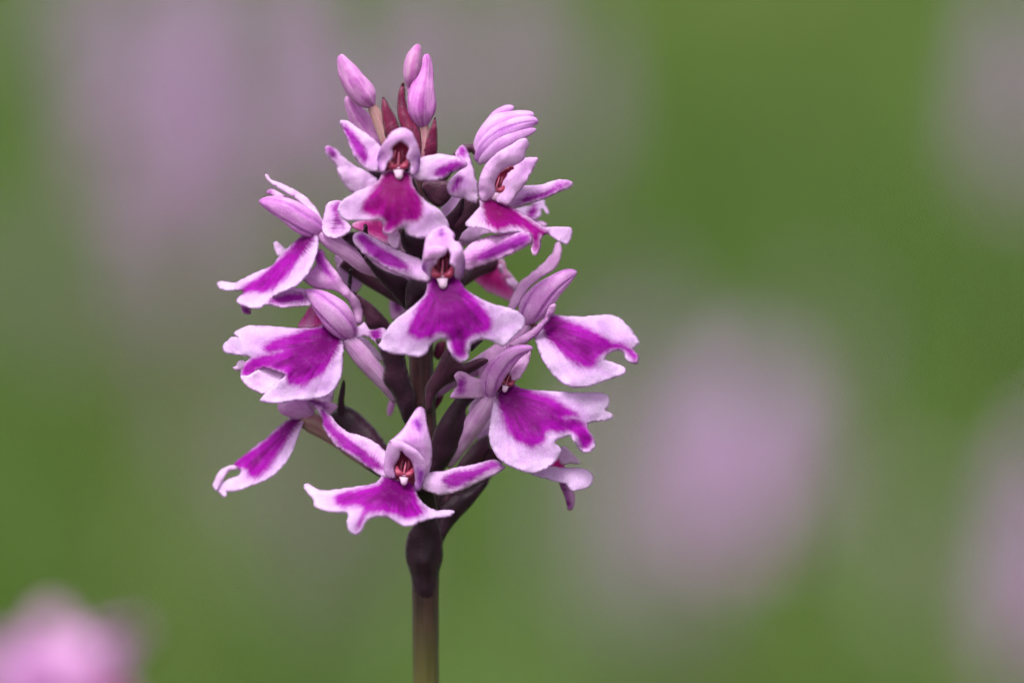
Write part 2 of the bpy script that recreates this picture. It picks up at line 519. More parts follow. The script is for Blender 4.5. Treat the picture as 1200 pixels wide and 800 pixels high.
def build_grass():
    N = NT('grass_blade')
    rnd = N.attr('rnd'); h = N.attr('hh')
    c = N.mix(rnd, (.052, .118, .011, 1), (.132, .222, .028, 1))
    c = N.mix(N.ramp(rnd, .9, 1.0), c, (.20, .19, .07, 1))
    p = N.n('ShaderNodeBsdfPrincipled'); N.l(c, p.inputs['Base Color']); p.inputs['Roughness'].default_value = .5
    tr = N.n('ShaderNodeBsdfTranslucent'); N.l(c, tr.inputs['Color'])
    mx = N.n('ShaderNodeMixShader'); mx.inputs[0].default_value = .35
    N.l(p.outputs[0], mx.inputs[1]); N.l(tr.outputs[0], mx.inputs[2]); N.l(mx.outputs[0], N.out.inputs['Surface'])
    rs = np.random.RandomState(4)
    V = []; F = []; A = []; H = []
    def blade(x, y, hgt, wid, lean, ang, r):
        b = len(V)
        dx, dy = math.cos(ang), math.sin(ang)
        fa = rs.uniform(0, math.pi)
        sx, sy = math.cos(fa), math.sin(fa)
        for k, (t, w) in enumerate(((0, .8), (.35, 1), (.7, .7), (1, .0))):
            off = lean * hgt * t * t
            zz = hgt * t * (1 - .25 * lean * t)
            px, py = x + dx * off, y + dy * off
            if k < 3:
                V.append((px - sx * wid * w, py - sy * wid * w, zz)); V.append((px + sx * wid * w, py + sy * wid * w, zz))
                A.extend((r, r)); H.extend((t, t))
            else:
                V.append((px, py, zz)); A.append(r); H.append(1)
        for k in range(2):
            F.append([b + 2 * k, b + 2 * k + 1, b + 2 * k + 3, b + 2 * k + 2])
        F.append([b + 4, b + 5, b + 6])
    for i in range(52000):
        y = -.5 + 13.5 * rs.rand() ** 1.5
        x = rs.uniform(-1, 1) * (.9 + .22 * max(0, y))
        if y < .25 and abs(x) < .035 + .02 and y < .05 and y > -.6: continue
        patchy = .5 + .5 * noise.noise(Vector((x * 2.3, y * 1.4, 3.1)))
        hg = rs.uniform(.05, .15) if y < .8 else rs.uniform(.07, .19) * (.7 + .6 * patchy)
        if y < .15 and abs(x) < .3: hg = min(hg, .10)
        r = min(1, max(0, rs.normal(.45, .16) + (patchy - .5) * 1.6))
        blade(x, y, hg, rs.uniform(.0012, .0030), rs.uniform(.1, .8), rs.uniform(0, 6.28), r)
    o = mesh_obj('grass', np.array(V), F, N.m, None, dict(rnd=np.array(A), hh=np.array(H)))
    put(o, 'soft green meadow grass all around the orchids', 'grass', kind='stuff')

build_ground()
build_grass()

# ------------------------------------------------------------------ the orchid in focus
BASE = unproj([[498, 800, 0]])[0]
BASE = np.array([BASE[0], BASE[1], 0.0])
orchid = empty('orchid', BASE)
put(orchid, 'sharp spotted orchid spike with white and magenta lips and dark maroon bracts', 'orchid', 'orchids of the meadow')

def flower(px, py, pz):
    return empty('flower', unproj([[px, py, pz]])[0] - BASE, orchid)

# stem in world space, from the ground up to the bud cluster
def build_stem():
    sp = []
    for y, x, r in ((3800, 506, 26), (2600, 503, 23), (1500, 500, 19), (1000, 499, 16.5), (800, 499, 15.2), (690, 497.5, 15.5), (600, 498, 15),
                    (500, 497, 15), (400, 494, 14), (300, 492, 13), (220, 490, 11), (170, 487, 8), (150, 486, 3)):
        sp.append((x, y, 0, r))
    V, F, a = tube(sp, n=160, seg=40, ridges=9, ridge=.025, lump=.05)
    # colour gradient: maroon in the spike, olive below it
    y = V[:, 1]
    a['rad'] = np.clip((y - 675) / 150, 0, 1) * 60
    V[:, 0] += np.sin(y * .012) * 1.2
    Wp = unproj(V)
    Wp[:, 2] = np.maximum(Wp[:, 2], -.01)
    mesh_obj('stem', Wp, F, M['stem'], orchid, a)
build_stem()

def basal_leaves(root, base, rs, n=4, L=.13, W=.012, mat=None):
    for k in range(n):
        ang = k * 2.4 + rs.uniform(-.3, .3)
        d = np.array([math.cos(ang), math.sin(ang), 0]); s = np.array([-d[1], d[0], 0])
        V = []; F = []; fan = []; ll = L * rs.uniform(.75, 1.1)
        m = 14
        for i in range(m):
            t = i / (m - 1)
            c = base + d * (ll * (.05 + .75 * t ** 1.2)) + np.array([0, 0, 1]) * (ll * (.75 * t - .45 * t * t) + .002)
            w = W * (math.sin(math.pi * min(1, .12 + .88 * t)) ** .8) + .0002
            for j, u in enumerate((-1, -.5, 0, .5, 1)):
                V.append(c + s * w * u + np.array([0, 0, 1]) * abs(u) * w * .35); fan.append((t * 60, u * 25, k))
        for i in range(m - 1):
            for j in range(4):
                a = i * 5 + j; F.append([a, a + 1, a + 6, a + 5])
        V = np.array(V); fan = np.array(fan)
        n0 = len(V)
        V2 = np.vstack([V, V - np.array([0, 0, .0004])])
        F2 = F + [[q + n0 for q in f[::-1]] for f in F]
        ff = np.vstack([fan, fan])
        mesh_obj('leaf', V2, F2, M['leaf'], root, dict(fan=ff, pc=V2 * 8000, rad=np.zeros(len(V2)), edge=np.full(len(V2), 20.), blot=np.full(len(V2), -60.)))

basal_leaves(orchid, BASE, np.random.RandomState(5))

def column(fl, z, cx, cy, k, pz, rot=0.0):
    """the column in the mouth of a flower: anther ridge, two dark-rimmed stigma lobes, pale tab"""
    c, s = math.cos(rot), math.sin(rot)
    def q(x, y, dz, w):
        return (cx + (x * c - y * s) * k, cy + (x * s + y * c) * k, pz + dz, w * k)
    Vs = []; Fs = []; fm = []; at_ = {}
    def add(sp, mi, **kw):
        kk = ZOOM[z][2]
        spz = [[p[0], p[1], p[2], p[3] / kk] for p in zx(z, sp)]
        V, F, a = tube(spz, n=14, seg=12, **kw)
        o = sum(len(v) for v in Vs)
        Vs.append(V); Fs.extend([[i + o for i in f] for f in F]); fm.extend([mi] * len(F))
        for kk2, v in a.items(): at_.setdefault(kk2, []).append(v)
    add([q(5, -170, 2, 5), q(4, -130, 4, 10), q(0, -70, 7, 13), q(-5, 0, 8, 14)], 0)
    add([q(-35, -190, -1, 8), q(-48, -100, 2, 22), q(-40, -10, 4, 16)], 1)
    add([q(42, -190, -1, 8), q(50, -110, 2, 22), q(36, -20, 4, 16)], 1)
    add([q(-10, 10, 6, 26), q(-68, 0, 6, 44), q(-100, -40, 4, 36), q(-110, -95, 2, 14)], 3)
    add([q(10, 10, 6, 26), q(68, 0, 6, 44), q(96, -40, 4, 36), q(106, -95, 2, 14)], 3)
    add([q(-125, -90, 3, 6), q(-122, -30, 6, 9), q(-80, 22, 8, 8), q(0, 30, 10, 8), q(80, 20, 8, 8), q(118, -30, 6, 9), q(118, -80, 3, 6)], 1)
    add([q(0, 14, 2, 92), q(0, 48, 7, 66), q(4, 85, 9, 50), q(7, 125, 9, 42), q(8, 152, 8, 20)], 2, flat=.5)
    V = np.vstack(Vs)
    at_ = {kk: np.concatenate(v) for kk, v in at_.items()}
    mesh_obj('column', unproj(V), Fs, None, fl, at_, mats=[M['column'], M['column_dark'], M['column_pale'], M['column_red']], fmat=fm)

def ovary_to_axis(fl, x0, y0, z0, x1, y1, z1, w0=9, w1=11, mat='ovary_dark'):
    loft(fl, 'ovary', 'Z', [(x0, y0, z0, w0), ((x0 * 2 + x1) / 3, (y0 * 2 + y1) / 3 + 2, (z0 * 2 + z1) / 3, w1 * 1.05), ((x0 + x1 * 2) / 3, (y0 + 2 * y1) / 3 + 2, (z0 + 2 * z1) / 3, w1), (x1, y1, z1, w1 * .6)], M[mat], ridges=6, ridge=.05)

# ---- buds
def bud(z, spine, mat, ridges=3, flat=.9, ov=None, ovmat='ovary_green'):
    b = loft(orchid, 'bud', z, spine, M[mat], ridges=ridges, ridge=.07, lump=.14, flat=flat, n=34, seg=48)
    if ov:
        o = loft(orchid, 'pedicel', z, ov, M[ovmat], ridges=6, ridge=.05)
        o.parent = b
        for v in o.data.vertices: pass
    return b

bud('A', [(140, 124, -8, 8), (147, 136, -8, 24), (170, 186, -8, 44), (206, 250, -8, 65), (250, 315, -8, 76), (294, 375, -8, 66), (322, 408, -8, 38), (338, 424, -8, 14)], 'bud',
    ov=[(318, 405, -10, 22), (345, 455, -10, 34), (380, 530, -8, 40), (410, 610, -4, 38), (440, 680, 0, 34)])
bud('A', [(188, 362, -34, 12), (198, 390, -34, 32), (235, 460, -34, 48), (285, 530, -34, 62), (345, 605, -32, 62), (400, 670, -28, 50), (440, 730, -20, 30)], 'bud')
bud('A', [(600, 60, -18, 9), (596, 78, -18, 25), (582, 130, -14, 46), (572, 190, -13, 56), (562, 250, -13, 48), (552, 310, -16, 24), (552, 350, -14, 12)], 'bud_grey', ridges=3)
bud('A', [(646, 118, -2, 9), (650, 136, -2, 22), (654, 190, -1, 33), (645, 260, 0, 48), (628, 330, 2, 72), (620, 410, 3, 84), (620, 470, 3, 76), (625, 515, 2, 48), (632, 545, 0, 24)], 'bud_dark', ridges=5,
    ov=[(630, 520, 0, 26), (642, 590, 2, 34), (640, 680, 4, 40), (620, 780, 2, 40)])

# ---- bracts (each a leaf-like keel of its own)
def bract(z, outline, anch, mat='bract', dome=6, **k):
    return patch(orchid, 'bract', z, outline, anch, M[mat], dome=dome, erose=.15, wav=.5, step=2.8, th=1.6, **k)

bract('A', [(393, 368), (412, 385), (435, 425), (470, 490), (495, 560), (500, 640), (440, 640), (410, 605), (394, 520), (383, 430)], [(450, 640, 8), (393, 368, 2)], 'bract_red')
bract('A', [(512, 283), (522, 310), (526, 370), (540, 440), (575, 510), (612, 570), (620, 680), (590, 760), (530, 700), (500, 560), (480, 480), (475, 400), (488, 325)], [(570, 700, 10), (512, 283, -4)], 'bract_red')
bract('A', [(697, 488), (708, 520), (714, 600), (712, 690), (690, 760), (630, 770), (612, 720), (640, 640), (668, 560)], [(660, 760, 6), (697, 488, 14)], 'bract_red')
# behind and between the upper flowers
bract('B', [(290, 335), (370, 340), (400, 360), (330, 400), (305, 395)], [(350, 370, 62)])
bract('B', [(600, 390), (700, 385), (760, 400), (750, 470), (690, 530), (640, 510), (590, 440)], [(670, 450, 40)], 'ovary_dark', dome=2)
bract('O', [(258, 496), (272, 505), (268, 570), (255, 660), (225, 780), (190, 900), (140, 920), (130, 760), (140, 650), (190, 590)], [(160, 900, 20), (262, 496, 40)])
bract('O', [(270, 510), (330, 530), (365, 560), (300, 640), (250, 700), (180, 800), (150, 760)], [(180, 800, 10), (360, 545, 20)], 'ovary_dark')
bract('F', [(505, 30), (560, 0), (640, -10), (600, 90), (560, 150), (520, 130)], [(540, 130, 30), (630, -10, 20)])
# left of the central flower
bract('N', [(236, 110), (246, 72), (258, 63), (270, 80), (278, 130), (320, 200), (300, 260), (200, 220), (110, 150), (170, 118)], [(220, 200, 30), (256, 63, 50)])
bract('N', [(180, 180), (250, 250), (330, 330), (420, 375), (500, 400), (535, 440), (530, 520), (510, 600), (440, 525), (340, 415), (270, 320)], [(500, 560, 20), (190, 190, 50)])
bract('N', [(520, 430), (640, 425), (700, 460), (660, 520), (560, 600), (510, 600)], [(600, 500, 36)])
bract('N', [(475, 135), (498, 95), (520, 140), (620, 150), (680, 280), (640, 310), (505, 235)], [(600, 250, 60), (490, 110, 74)])
bract('N', [(176, 488), (250, 530), (330, 595), (400, 675), (440, 740), (360, 730), (272, 715), (245, 640), (215, 560)], [(430, 740, 10), (180, 490, 24)], 'ovary_dark')
bract('N', [(163, 318), (177, 318), (172, 400), (168, 485), (190, 530), (160, 520), (145, 470), (150, 390)], [(170, 500, 4), (170, 318, -6)])
# the middle of the spike
bract('L', [(255, 40), (440, 60), (460, 180), (490, 310), (540, 470), (525, 560), (470, 650), (455, 655), (415, 555), (368, 440), (302, 345), (305, 240), (270, 120)], [(500, 560, 22), (330, 100, 40)], dome=9)
bract('L', [(600, 420), (625, 350), (690, 240), (760, 110), (840, 150), (880, 215), (1000, 180), (1060, 200), (980, 265), (830, 340), (725, 400), (668, 480), (655, 560), (610, 560)], [(620, 480, 18), (1000, 220, 40)], 'ovary_dark')
bract('L', [(660, 150), (690, 70), (752, 60), (750, 130), (700, 195)], [(700, 150, -10)], 'bract_red')
bract('L', [(735, 395), (737, 465), (702, 530), (665, 560), (668, 490), (700, 430)], [(700, 500, -8)], 'bract_red')
bract('I', [(640, 410), (655, 320), (668, 240), (705, 165), (765, 80), (800, 55), (870, 60), (826, 115), (826, 205), (790, 290), (745, 370), (710, 420), (670, 470)], [(660, 450, 16), (820, 70, 40)], dome=9)
bract('U', [(585, 590), (650, 530), (755, 470), (740, 520), (670, 640), (610, 680)], [(600, 640, 60), (755, 470, 40)])
bract('W', [(455, 245), (470, 215), (565, 130), (560, 165), (500, 215)], [(480, 220, 20)])
bract('W', [(180, 170), (215, 150), (285, 150), (240, 200), (175, 255)], [(230, 190, 30)])
# lower right
bract('M', [(150, 420), (225, 255), (262, 200), (305, 150), (368, 120), (378, 180), (345, 230), (290, 290), (220, 380), (170, 450)], [(170, 440, 0), (368, 130, -30)], 'ovary_dark')
bract('M', [(355, 240), (372, 192), (395, 215), (405, 260), (375, 330), (300, 400), (220, 460)], [(280, 400, -30), (385, 210, -40)])
bract('M', [(140, 440), (190, 395), (270, 375), (330, 335), (376, 310), (366, 350), (330, 400), (285, 455), (232, 510), (190, 562), (158, 622), (140, 700), (90, 690), (100, 560), (120, 480)], [(110, 690, 8), (376, 312, -12)], dome=8)
# the wide clasping bract at the foot of the spike
bract('K', [(189, 500), (195, 455), (215, 425), (250, 395), (272, 440), (278, 485), (278, 510), (270, 540), (265, 575), (261, 600), (238, 618), (213, 600), (207, 575), (201, 542)], [(236, 618, 12.5), (236, 580, 16), (236, 520, 22), (188, 500, 4), (278, 505, 4), (250, 410, 18), (210, 590, 5), (264, 590, 5), (203, 545, 4), (270, 545, 4)], dome=4, domew=20)
bract('I', [(640, 475), (652, 466), (668, 490), (684, 540), (690, 610), (670, 640), (650, 600), (590, 510), (610, 500)], [(670, 630, 24), (650, 466, 60)])
# lower left, behind the lateral sepal
bract('X', [(370, 320), (420, 270), (470, 235), (520, 240), (600, 288), (690, 370), (765, 455), (835, 565), (900, 700), (860, 820), (780, 800), (620, 700), (500, 560), (420, 420)], [(860, 780, 10), (480, 240, -8)], dome=9)
loft(orchid, 'bract', 'X', [(484, 30, 2, 5), (484, 60, 2, 15), (474, 130, 1, 22), (465, 210, 0, 26), (475, 320, -4, 44), (520, 430, -6, 60)], M['bract'])

# ---- flower: topmost, facing the viewer
f = flower(468, 195, 85)
patch(f, 'lip', 'B', [(375, 335), (345, 385), (290, 415), (230, 443), (160, 482), (125, 528), (130, 572), (160, 600), (210, 608), (270, 604), (330, 603), (364, 612), (372, 640), (366, 668), (388, 684), (430, 674), (468, 650), (487, 645), (502, 676), (525, 692), (560, 700), (600, 702), (650, 694), (715, 672), (738, 645), (722, 600), (685, 548), (620, 505), (575, 465), (538, 410), (518, 345), (450, 325)],
      [(445, 345, 92), (440, 500, 114), (415, 670, 112), (150, 560, 92), (600, 690, 110), (720, 640, 96), (300, 600, 104)], M['lip_red'],
      [(385, 340), (350, 395), (305, 455), (262, 520), (268, 558), (310, 578), (370, 585), (390, 610), (380, 655), (398, 668), (430, 655), (460, 625), (490, 603), (530, 608), (575, 590), (586, 545), (570, 470), (532, 410), (515, 345), (450, 335)])
patch(f, 'hood', 'T', [(128, 585), (114, 490), (140, 370), (220, 240), (300, 140), (415, 95), (520, 140), (585, 260), (622, 390), (626, 490), (608, 600), (580, 650), (515, 645), (512, 530), (462, 440), (496, 345), (450, 290), (390, 260), (335, 295), (298, 340), (305, 440), (240, 520), (200, 620)],
      [(400, 180, 116), (390, 262, 113), (415, 100, 98), (120, 500, 84), (180, 560, 98), (170, 400, 100), (620, 450, 84), (560, 580, 100), (560, 420, 102), (480, 420, 106), (300, 420, 106)], M['hood_pale'],
      [[(118, 540), (125, 440), (165, 355), (168, 385), (140, 470), (138, 570)], [(585, 630), (600, 520), (610, 420), (628, 480), (612, 590)]], wav=.5, erose=.1)
patch(f, 'throat', 'T', [(200, 640), (180, 520), (260, 380), (300, 290), (390, 230), (490, 300), (540, 420), (560, 560), (520, 690), (360, 720), (240, 700)], [(380, 500, 86)], M['throat'], dome=-8, wav=.2)
column(f, 'T', 370, 550, 1.0, 91)
patch(f, 'lateral_sepal', 'B', [(133, 62), (150, 52), (185, 58), (230, 92), (290, 132), (345, 180), (385, 230), (400, 300), (365, 332), (290, 325), (240, 292), (205, 240), (172, 160)], [(370, 310, 84), (140, 65, 66)], M['sepal'],
      [(148, 82), (165, 85), (215, 130), (255, 180), (285, 250), (270, 285), (225, 245), (185, 165)], dome=4)
patch(f, 'petal', 'B', [(48, 218), (55, 198), (85, 192), (115, 210), (155, 255), (215, 300), (290, 338), (345, 380), (335, 420), (270, 440), (215, 452), (170, 422), (130, 362), (108, 300), (65, 255)], [(330, 400, 84), (60, 215, 100)], M['sepal'],
      [(60, 205), (90, 205), (110, 250), (90, 250)], dome=4)
patch(f, 'lateral_sepal', 'B', [(500, 350), (530, 290), (585, 258), (660, 238), (740, 243), (812, 268), (838, 300), (805, 322), (750, 345), (715, 368), (660, 388), (600, 390), (540, 372)], [(530, 340, 84), (835, 300, 80)], M['sepal'],
      [(655, 345), (700, 305), (780, 275), (828, 295), (770, 325), (700, 360)], dome=4)
ovary_to_axis(f, 470, 195, 80, 492, 260, 4)

# ---- flower: upper right, half turned
f = flower(590, 225, 40)
patch(f, 'lip', 'C', [(225, 520), (215, 560), (180, 600), (150, 638), (168, 660), (230, 665), (300, 690), (380, 684), (430, 690), (468, 725), (475, 780), (492, 800), (518, 772), (527, 715), (545, 692), (570, 702), (620, 735), (655, 742), (680, 690), (672, 662), (620, 654), (545, 655), (480, 618), (420, 580), (350, 538), (290, 515)],
      [(280, 530, 55), (150, 640, 84), (350, 660, 78), (480, 720, 70), (495, 790, 72), (660, 700, 30), (420, 580, 46)], M['lip_red'],
      [(235, 525), (243, 600), (260, 645), (310, 672), (370, 655), (430, 660), (478, 705), (490, 780), (505, 770), (512, 700), (550, 692), (430, 605), (360, 545), (310, 520)])
patch(f, 'hood', 'C', [(214, 490), (218, 420), (248, 350), (310, 288), (380, 248), (418, 224), (450, 220), (464, 250), (446, 285), (440, 322), (400, 350), (350, 365), (312, 400), (296, 440), (292, 490), (250, 535), (222, 520)],
      [(260, 480, 62), (230, 400, 66), (440, 240, 58), (330, 330, 72), (300, 440, 60)], M['hood_pale'], dome=5, erose=.1)
patch(f, 'petal', 'C', [(425, 325), (460, 312), (502, 314), (500, 345), (465, 410), (440, 452), (400, 502), (362, 548), (320, 540), (290, 520), (330, 440), (370, 375)], [(340, 520, 56), (500, 320, 40)], M['hood_pale'], dome=5)
patch(f, 'throat', 'C', [(240, 530), (290, 440), (315, 385), (375, 355), (390, 390), (360, 470), (330, 530), (290, 545)], [(310, 470, 44)], M['throat'], dome=-4, wav=.2)
column(f, 'C', 300, 470, .36, 48, rot=.25)
patch(f, 'lateral_sepal', 'C', [(345, 548), (400, 480), (430, 452), (520, 448), (600, 424), (650, 424), (680, 440), (662, 466), (600, 492), (530, 522), (440, 550), (380, 568)], [(380, 540, 34), (670, 440, 14)], M['sepal'],
      [(400, 545), (450, 505), (540, 482), (610, 445), (660, 440), (600, 478), (520, 512), (430, 545)], dome=3)
patch(f, 'lateral_sepal', 'O', [(205, 190), (228, 138), (262, 120), (292, 145), (308, 200), (332, 270), (352, 360), (372, 430), (365, 532), (320, 537), (265, 507), (215, 502), (165, 482), (143, 440), (158, 380), (205, 330), (262, 290), (230, 240)], [(350, 470, 62), (250, 130, 44), (150, 440, 66), (240, 380, 66)], M['sepal'],
      [[(185, 465), (195, 390), (235, 340), (258, 360), (225, 440)], [(230, 160), (260, 130), (285, 165), (270, 215), (225, 200)]], dome=4)
ovary_to_axis(f, 565, 240, 40, 495, 290, 0)

# ---- flower: upper right, still half closed, behind
f = flower(570, 170, -20)
loft(f, 'lateral_sepal', 'C', [(200, 320, -16, 12), (228, 232, -14, 36), (298, 152, -10, 44), (390, 120, -10, 36), (465, 106, -12, 22), (488, 104, -12, 7)], M['hood_pale'], flat=.7, seg=32)
loft(f, 'hood', 'C', [(205, 332, -8, 14), (248, 262, -2, 42), (326, 194, 4, 47), (415, 152, 4, 39), (482, 136, 2, 25), (503, 146, 0, 8)], M['hood_pale'], flat=.7, seg=56, n=36, groove=(.2,))
loft(f, 'lateral_sepal', 'C', [(215, 342, -8, 12), (262, 302, 0, 32), (338, 242, 8, 36), (420, 202, 6, 29), (478, 182, 4, 15), (498, 176, 4, 4)], M['hood_pale'], flat=.7, seg=32)
loft(f, 'petal', 'C', [(260, 150, -22, 20), (300, 108, -20, 24), (340, 82, -18, 22), (372, 70, -16, 16), (388, 68, -16, 5)], M['hood_pale'])
loft(f, 'ovary', 'C', [(215, 300, -16, 20), (180, 268, -18, 22), (130, 290, -16, 26), (40, 400, -10, 30), (-50, 520, -4, 26)], M['ovary_dark'], ridges=6, ridge=.05)

# ---- flower: behind the upper right pair
f = flower(615, 250, -45)
patch(f, 'lip', 'P', [(60, 400), (130, 432), (200, 420), (280, 400), (320, 370), (388, 358), (392, 395), (430, 462), (408, 474), (366, 432), (362, 482), (325, 514), (240, 514), (150, 470)], [(150, 450, -34), (380, 380, -50), (300, 460, -36)], M['lip'],
      [(250, 505), (270, 440), (300, 405), (325, 420), (310, 490)])
patch(f, 'petal', 'P', [(230, 515), (300, 512), (360, 525), (412, 550), (410, 572), (330, 580), (260, 560)], [(260, 530, -30), (410, 560, -36)], M['petal'])
patch(f, 'petal', 'C', [(30, 560), (90, 500), (130, 470), (180, 520), (160, 600), (110, 680), (60, 700)], [(80, 600, -30), (150, 500, -24)], M['sepal'])
patch(f, 'petal', 'O', [(255, 700), (330, 620), (370, 640), (400, 760), (350, 830), (250, 840)], [(300, 740, -20)], M['sepal'])
patch(f, 'petal', 'F', [(570, 130), (600, 60), (650, 10), (690, 40), (760, 80), (700, 110), (640, 140)], [(600, 120, 4), (720, 60, -8)], M['sepal'])
loft(f, 'ovary', 'P', [(100, 440, -40, 45), (-100, 560, -30, 60), (-300, 700, -15, 55), (-500, 800, -4, 45)], M['ovary'])

# ---- flower: back, seen through between the upper front flowers
f = flower(450, 280, -30)
patch(f, 'lip', 'N', [(165, 70), (250, 40), (400, 30), (470, 120), (500, 200), (505, 250), (440, 210), (380, 200), (300, 155), (210, 105)], [(300, 60, 18), (480, 220, 26)], M['lip_backlit'], [(200, 80), (270, 50), (390, 60), (400, 150), (340, 150), (260, 115)])
patch(f, 'petal', 'N', [(400, 110), (450, 100), (475, 150), (470, 215), (430, 225), (400, 190)], [(440, 110, 30)], M['sepal'])
ovary_to_axis(f, 450, 262, 10, 490, 300, 0)

# ---- flower: upper left in profile
f = flower(378, 272, 20)
loft(f, 'hood', 'D', [(268, 196, 30, 6), (285, 196, 30, 20), (335, 208, 30, 42), (400, 234, 30, 58), (465, 274, 28, 66), (520, 312, 26, 62), (562, 340, 22, 40), (585, 355, 20, 14)], M['hood'], flat=.85, seg=56, n=36, groove=(.75, -.9))
patch(f, 'petal', 'D', [(298, 60), (312, 62), (330, 88), (380, 105), (440, 135), (500, 172), (548, 222), (575, 272), (598, 300), (575, 310), (530, 265), (462, 195), (400, 152), (335, 115), (305, 85)], [(580, 300, 18), (300, 62, -4)], M['sepal'], th=1.4)
patch(f, 'petal', 'D', [(303, 150), (312, 135), (335, 132), (385, 158), (420, 175), (380, 180), (330, 166)], [(400, 175, 18), (305, 145, 10)], M['petal'], [(308, 150), (318, 140), (330, 150), (325, 162)])
patch(f, 'lip', 'D', [(455, 380), (400, 430), (350, 482), (325, 512), (250, 545), (180, 580), (150, 596), (115, 590), (64, 592), (70, 622), (110, 636), (176, 632), (188, 645), (158, 675), (165, 696), (210, 716), (262, 722), (302, 702), (322, 672), (390, 640), (452, 612), (505, 560), (545, 480), (562, 400), (550, 355), (500, 350)],
      [(520, 375, 30), (350, 500, 22), (180, 610, 14), (70, 605, -4), (320, 590, 34), (540, 470, 52), (420, 620, 60), (250, 715, 48)], M['lip'],
      [(465, 372), (420, 430), (360, 488), (290, 556), (220, 598), (180, 632), (185, 650), (240, 642), (300, 642), (360, 606), (425, 540), (482, 462), (525, 400), (545, 365)])
patch(f, 'lip_lobe', 'D', [(178, 700), (215, 700), (230, 744), (206, 752), (186, 738)], [(200, 700, 36), (205, 750, 30)], M['petal'], [(180, 715), (215, 712), (222, 745), (200, 745)])
patch(f, 'petal', 'D', [(340, 398), (352, 392), (405, 430), (440, 450), (380, 475), (345, 440)], [(420, 450, 4), (345, 400, -6)], M['sepal'])
patch(f, 'lateral_sepal', 'D', [(298, 694), (340, 655), (400, 632), (460, 620), (560, 640), (600, 680), (545, 700), (480, 712), (400, 718), (330, 710)], [(580, 670, 34), (310, 690, 58)], M['sepal'],
      [(312, 692), (360, 662), (430, 648), (505, 658), (490, 685), (400, 702)], dome=-2, tilt=.5)
patch(f, 'lateral_sepal', 'D', [(598, 212), (640, 190), (692, 198), (668, 250), (722, 318), (702, 356), (650, 378), (590, 360), (572, 320), (585, 270)], [(590, 330, 34), (690, 205, 28), (720, 320, 42)], M['sepal'],
      [(632, 220), (655, 200), (672, 205), (658, 250), (685, 318), (655, 300), (636, 330), (645, 270)])
loft(f, 'ovary', 'D', [(560, 345, 22, 30), (610, 385, 24, 38), (700, 440, 24, 46), (790, 505, 18, 44), (870, 540, 8, 38), (1010, 590, 0, 34)], M['ovary'], ridges=6, ridge=.03)

# ---- flower: behind on the left, mostly hidden (two pale petals show)
f = flower(415, 320, -40)
patch(f, 'petal', 'N', [(70, 260), (130, 290), (172, 325), (170, 480), (130, 440), (85, 380)], [(120, 300, -22), (150, 470, -30)], M['sepal'])
patch(f, 'petal', 'N', [(150, 330), (230, 340), (260, 370), (242, 440), (205, 492), (165, 485)], [(180, 340, -26), (200, 480, -34)], M['sepal'])
patch(f, 'lip', 'N', [(405, 520), (415, 488), (445, 512), (505, 585), (508, 610), (430, 665), (408, 600)], [(480, 600, -20), (415, 490, -34)], M['petal'], [(450, 540), (480, 570), (470, 620), (445, 600)])
loft(f, 'ovary', 'N', [(120, 290, -20, 50), (250, 380, -24, 55), (400, 470, -20, 55), (560, 560, -6, 50)], M['ovary_dark'])

# ---- flower: middle left in profile
f = flower(395, 385, 30)
patch(f, 'dorsal_sepal', 'R', [(212, 90), (235, 64), (262, 72), (282, 120), (322, 172), (372, 240), (422, 308), (482, 378), (508, 450), (504, 520), (465, 530), (440, 440), (400, 370), (330, 320), (260, 315), (200, 305), (145, 265), (125, 240), (200, 180), (214, 140)],
      [(480, 480, 22), (240, 80, 20), (150, 255, 26), (350, 290, 34)], M['petal'], [(216, 95), (250, 74), (275, 140), (312, 210), (328, 245), (270, 215), (228, 150)], dome=6)
loft(f, 'hood', 'R', [(146, 322, 42, 6), (165, 332, 42, 24), (215, 365, 42, 56), (280, 420, 42, 84), (340, 480, 40, 98), (390, 545, 36, 88), (420, 595, 32, 60), (436, 630, 30, 22)], M['hood'], flat=.8, seg=56, n=36, groove=(.75, -.9))
patch(f, 'lip', 'E', [(690, 345), (645, 295), (600, 320), (540, 330), (440, 328), (330, 318), (230, 316), (172, 338), (150, 362), (176, 380), (140, 375), (118, 396), (94, 420), (98, 455), (150, 470), (232, 480), (205, 512), (184, 560), (192, 595), (222, 592), (270, 554), (312, 540), (370, 558), (415, 575), (380, 612), (330, 652), (297, 690), (288, 712), (340, 722), (400, 722), (470, 708), (560, 702), (640, 682), (692, 630), (716, 560), (722, 460), (725, 400)],
      [(690, 380, 34), (480, 420, 58), (200, 380, 40), (110, 430, 28), (200, 570, 54), (330, 700, 76), (640, 640, 66), (690, 500, 54)], M['lip'],
      [(695, 360), (630, 318), (500, 350), (370, 390), (298, 430), (320, 455), (400, 450), (300, 475), (230, 505), (192, 560), (205, 592), (240, 572), (290, 540), (350, 540), (420, 570), (440, 620), (500, 630), (560, 600), (620, 560), (682, 460), (710, 395)])
patch(f, 'lip_lobe', 'E', [(184, 580), (230, 575), (280, 545), (340, 535), (415, 570), (360, 640), (305, 675), (250, 655), (200, 618)], [(380, 560, 60), (190, 600, 64)], M['sepal'], tilt=.4)
patch(f, 'lip_lobe', 'E', [(142, 532), (160, 530), (175, 502), (200, 498), (214, 520), (200, 545), (165, 555)], [(205, 525, 40), (145, 535, 34)], M['sepal'])
patch(f, 'petal', 'E', [(484, 322), (520, 262), (545, 222), (590, 200), (620, 270), (648, 305), (560, 330)], [(600, 300, 24), (540, 230, 18)], M['lip_backlit'], [[(484, 322), (520, 260), (545, 225), (555, 235), (520, 300)], [(560, 320), (590, 250), (600, 260), (620, 310)]])
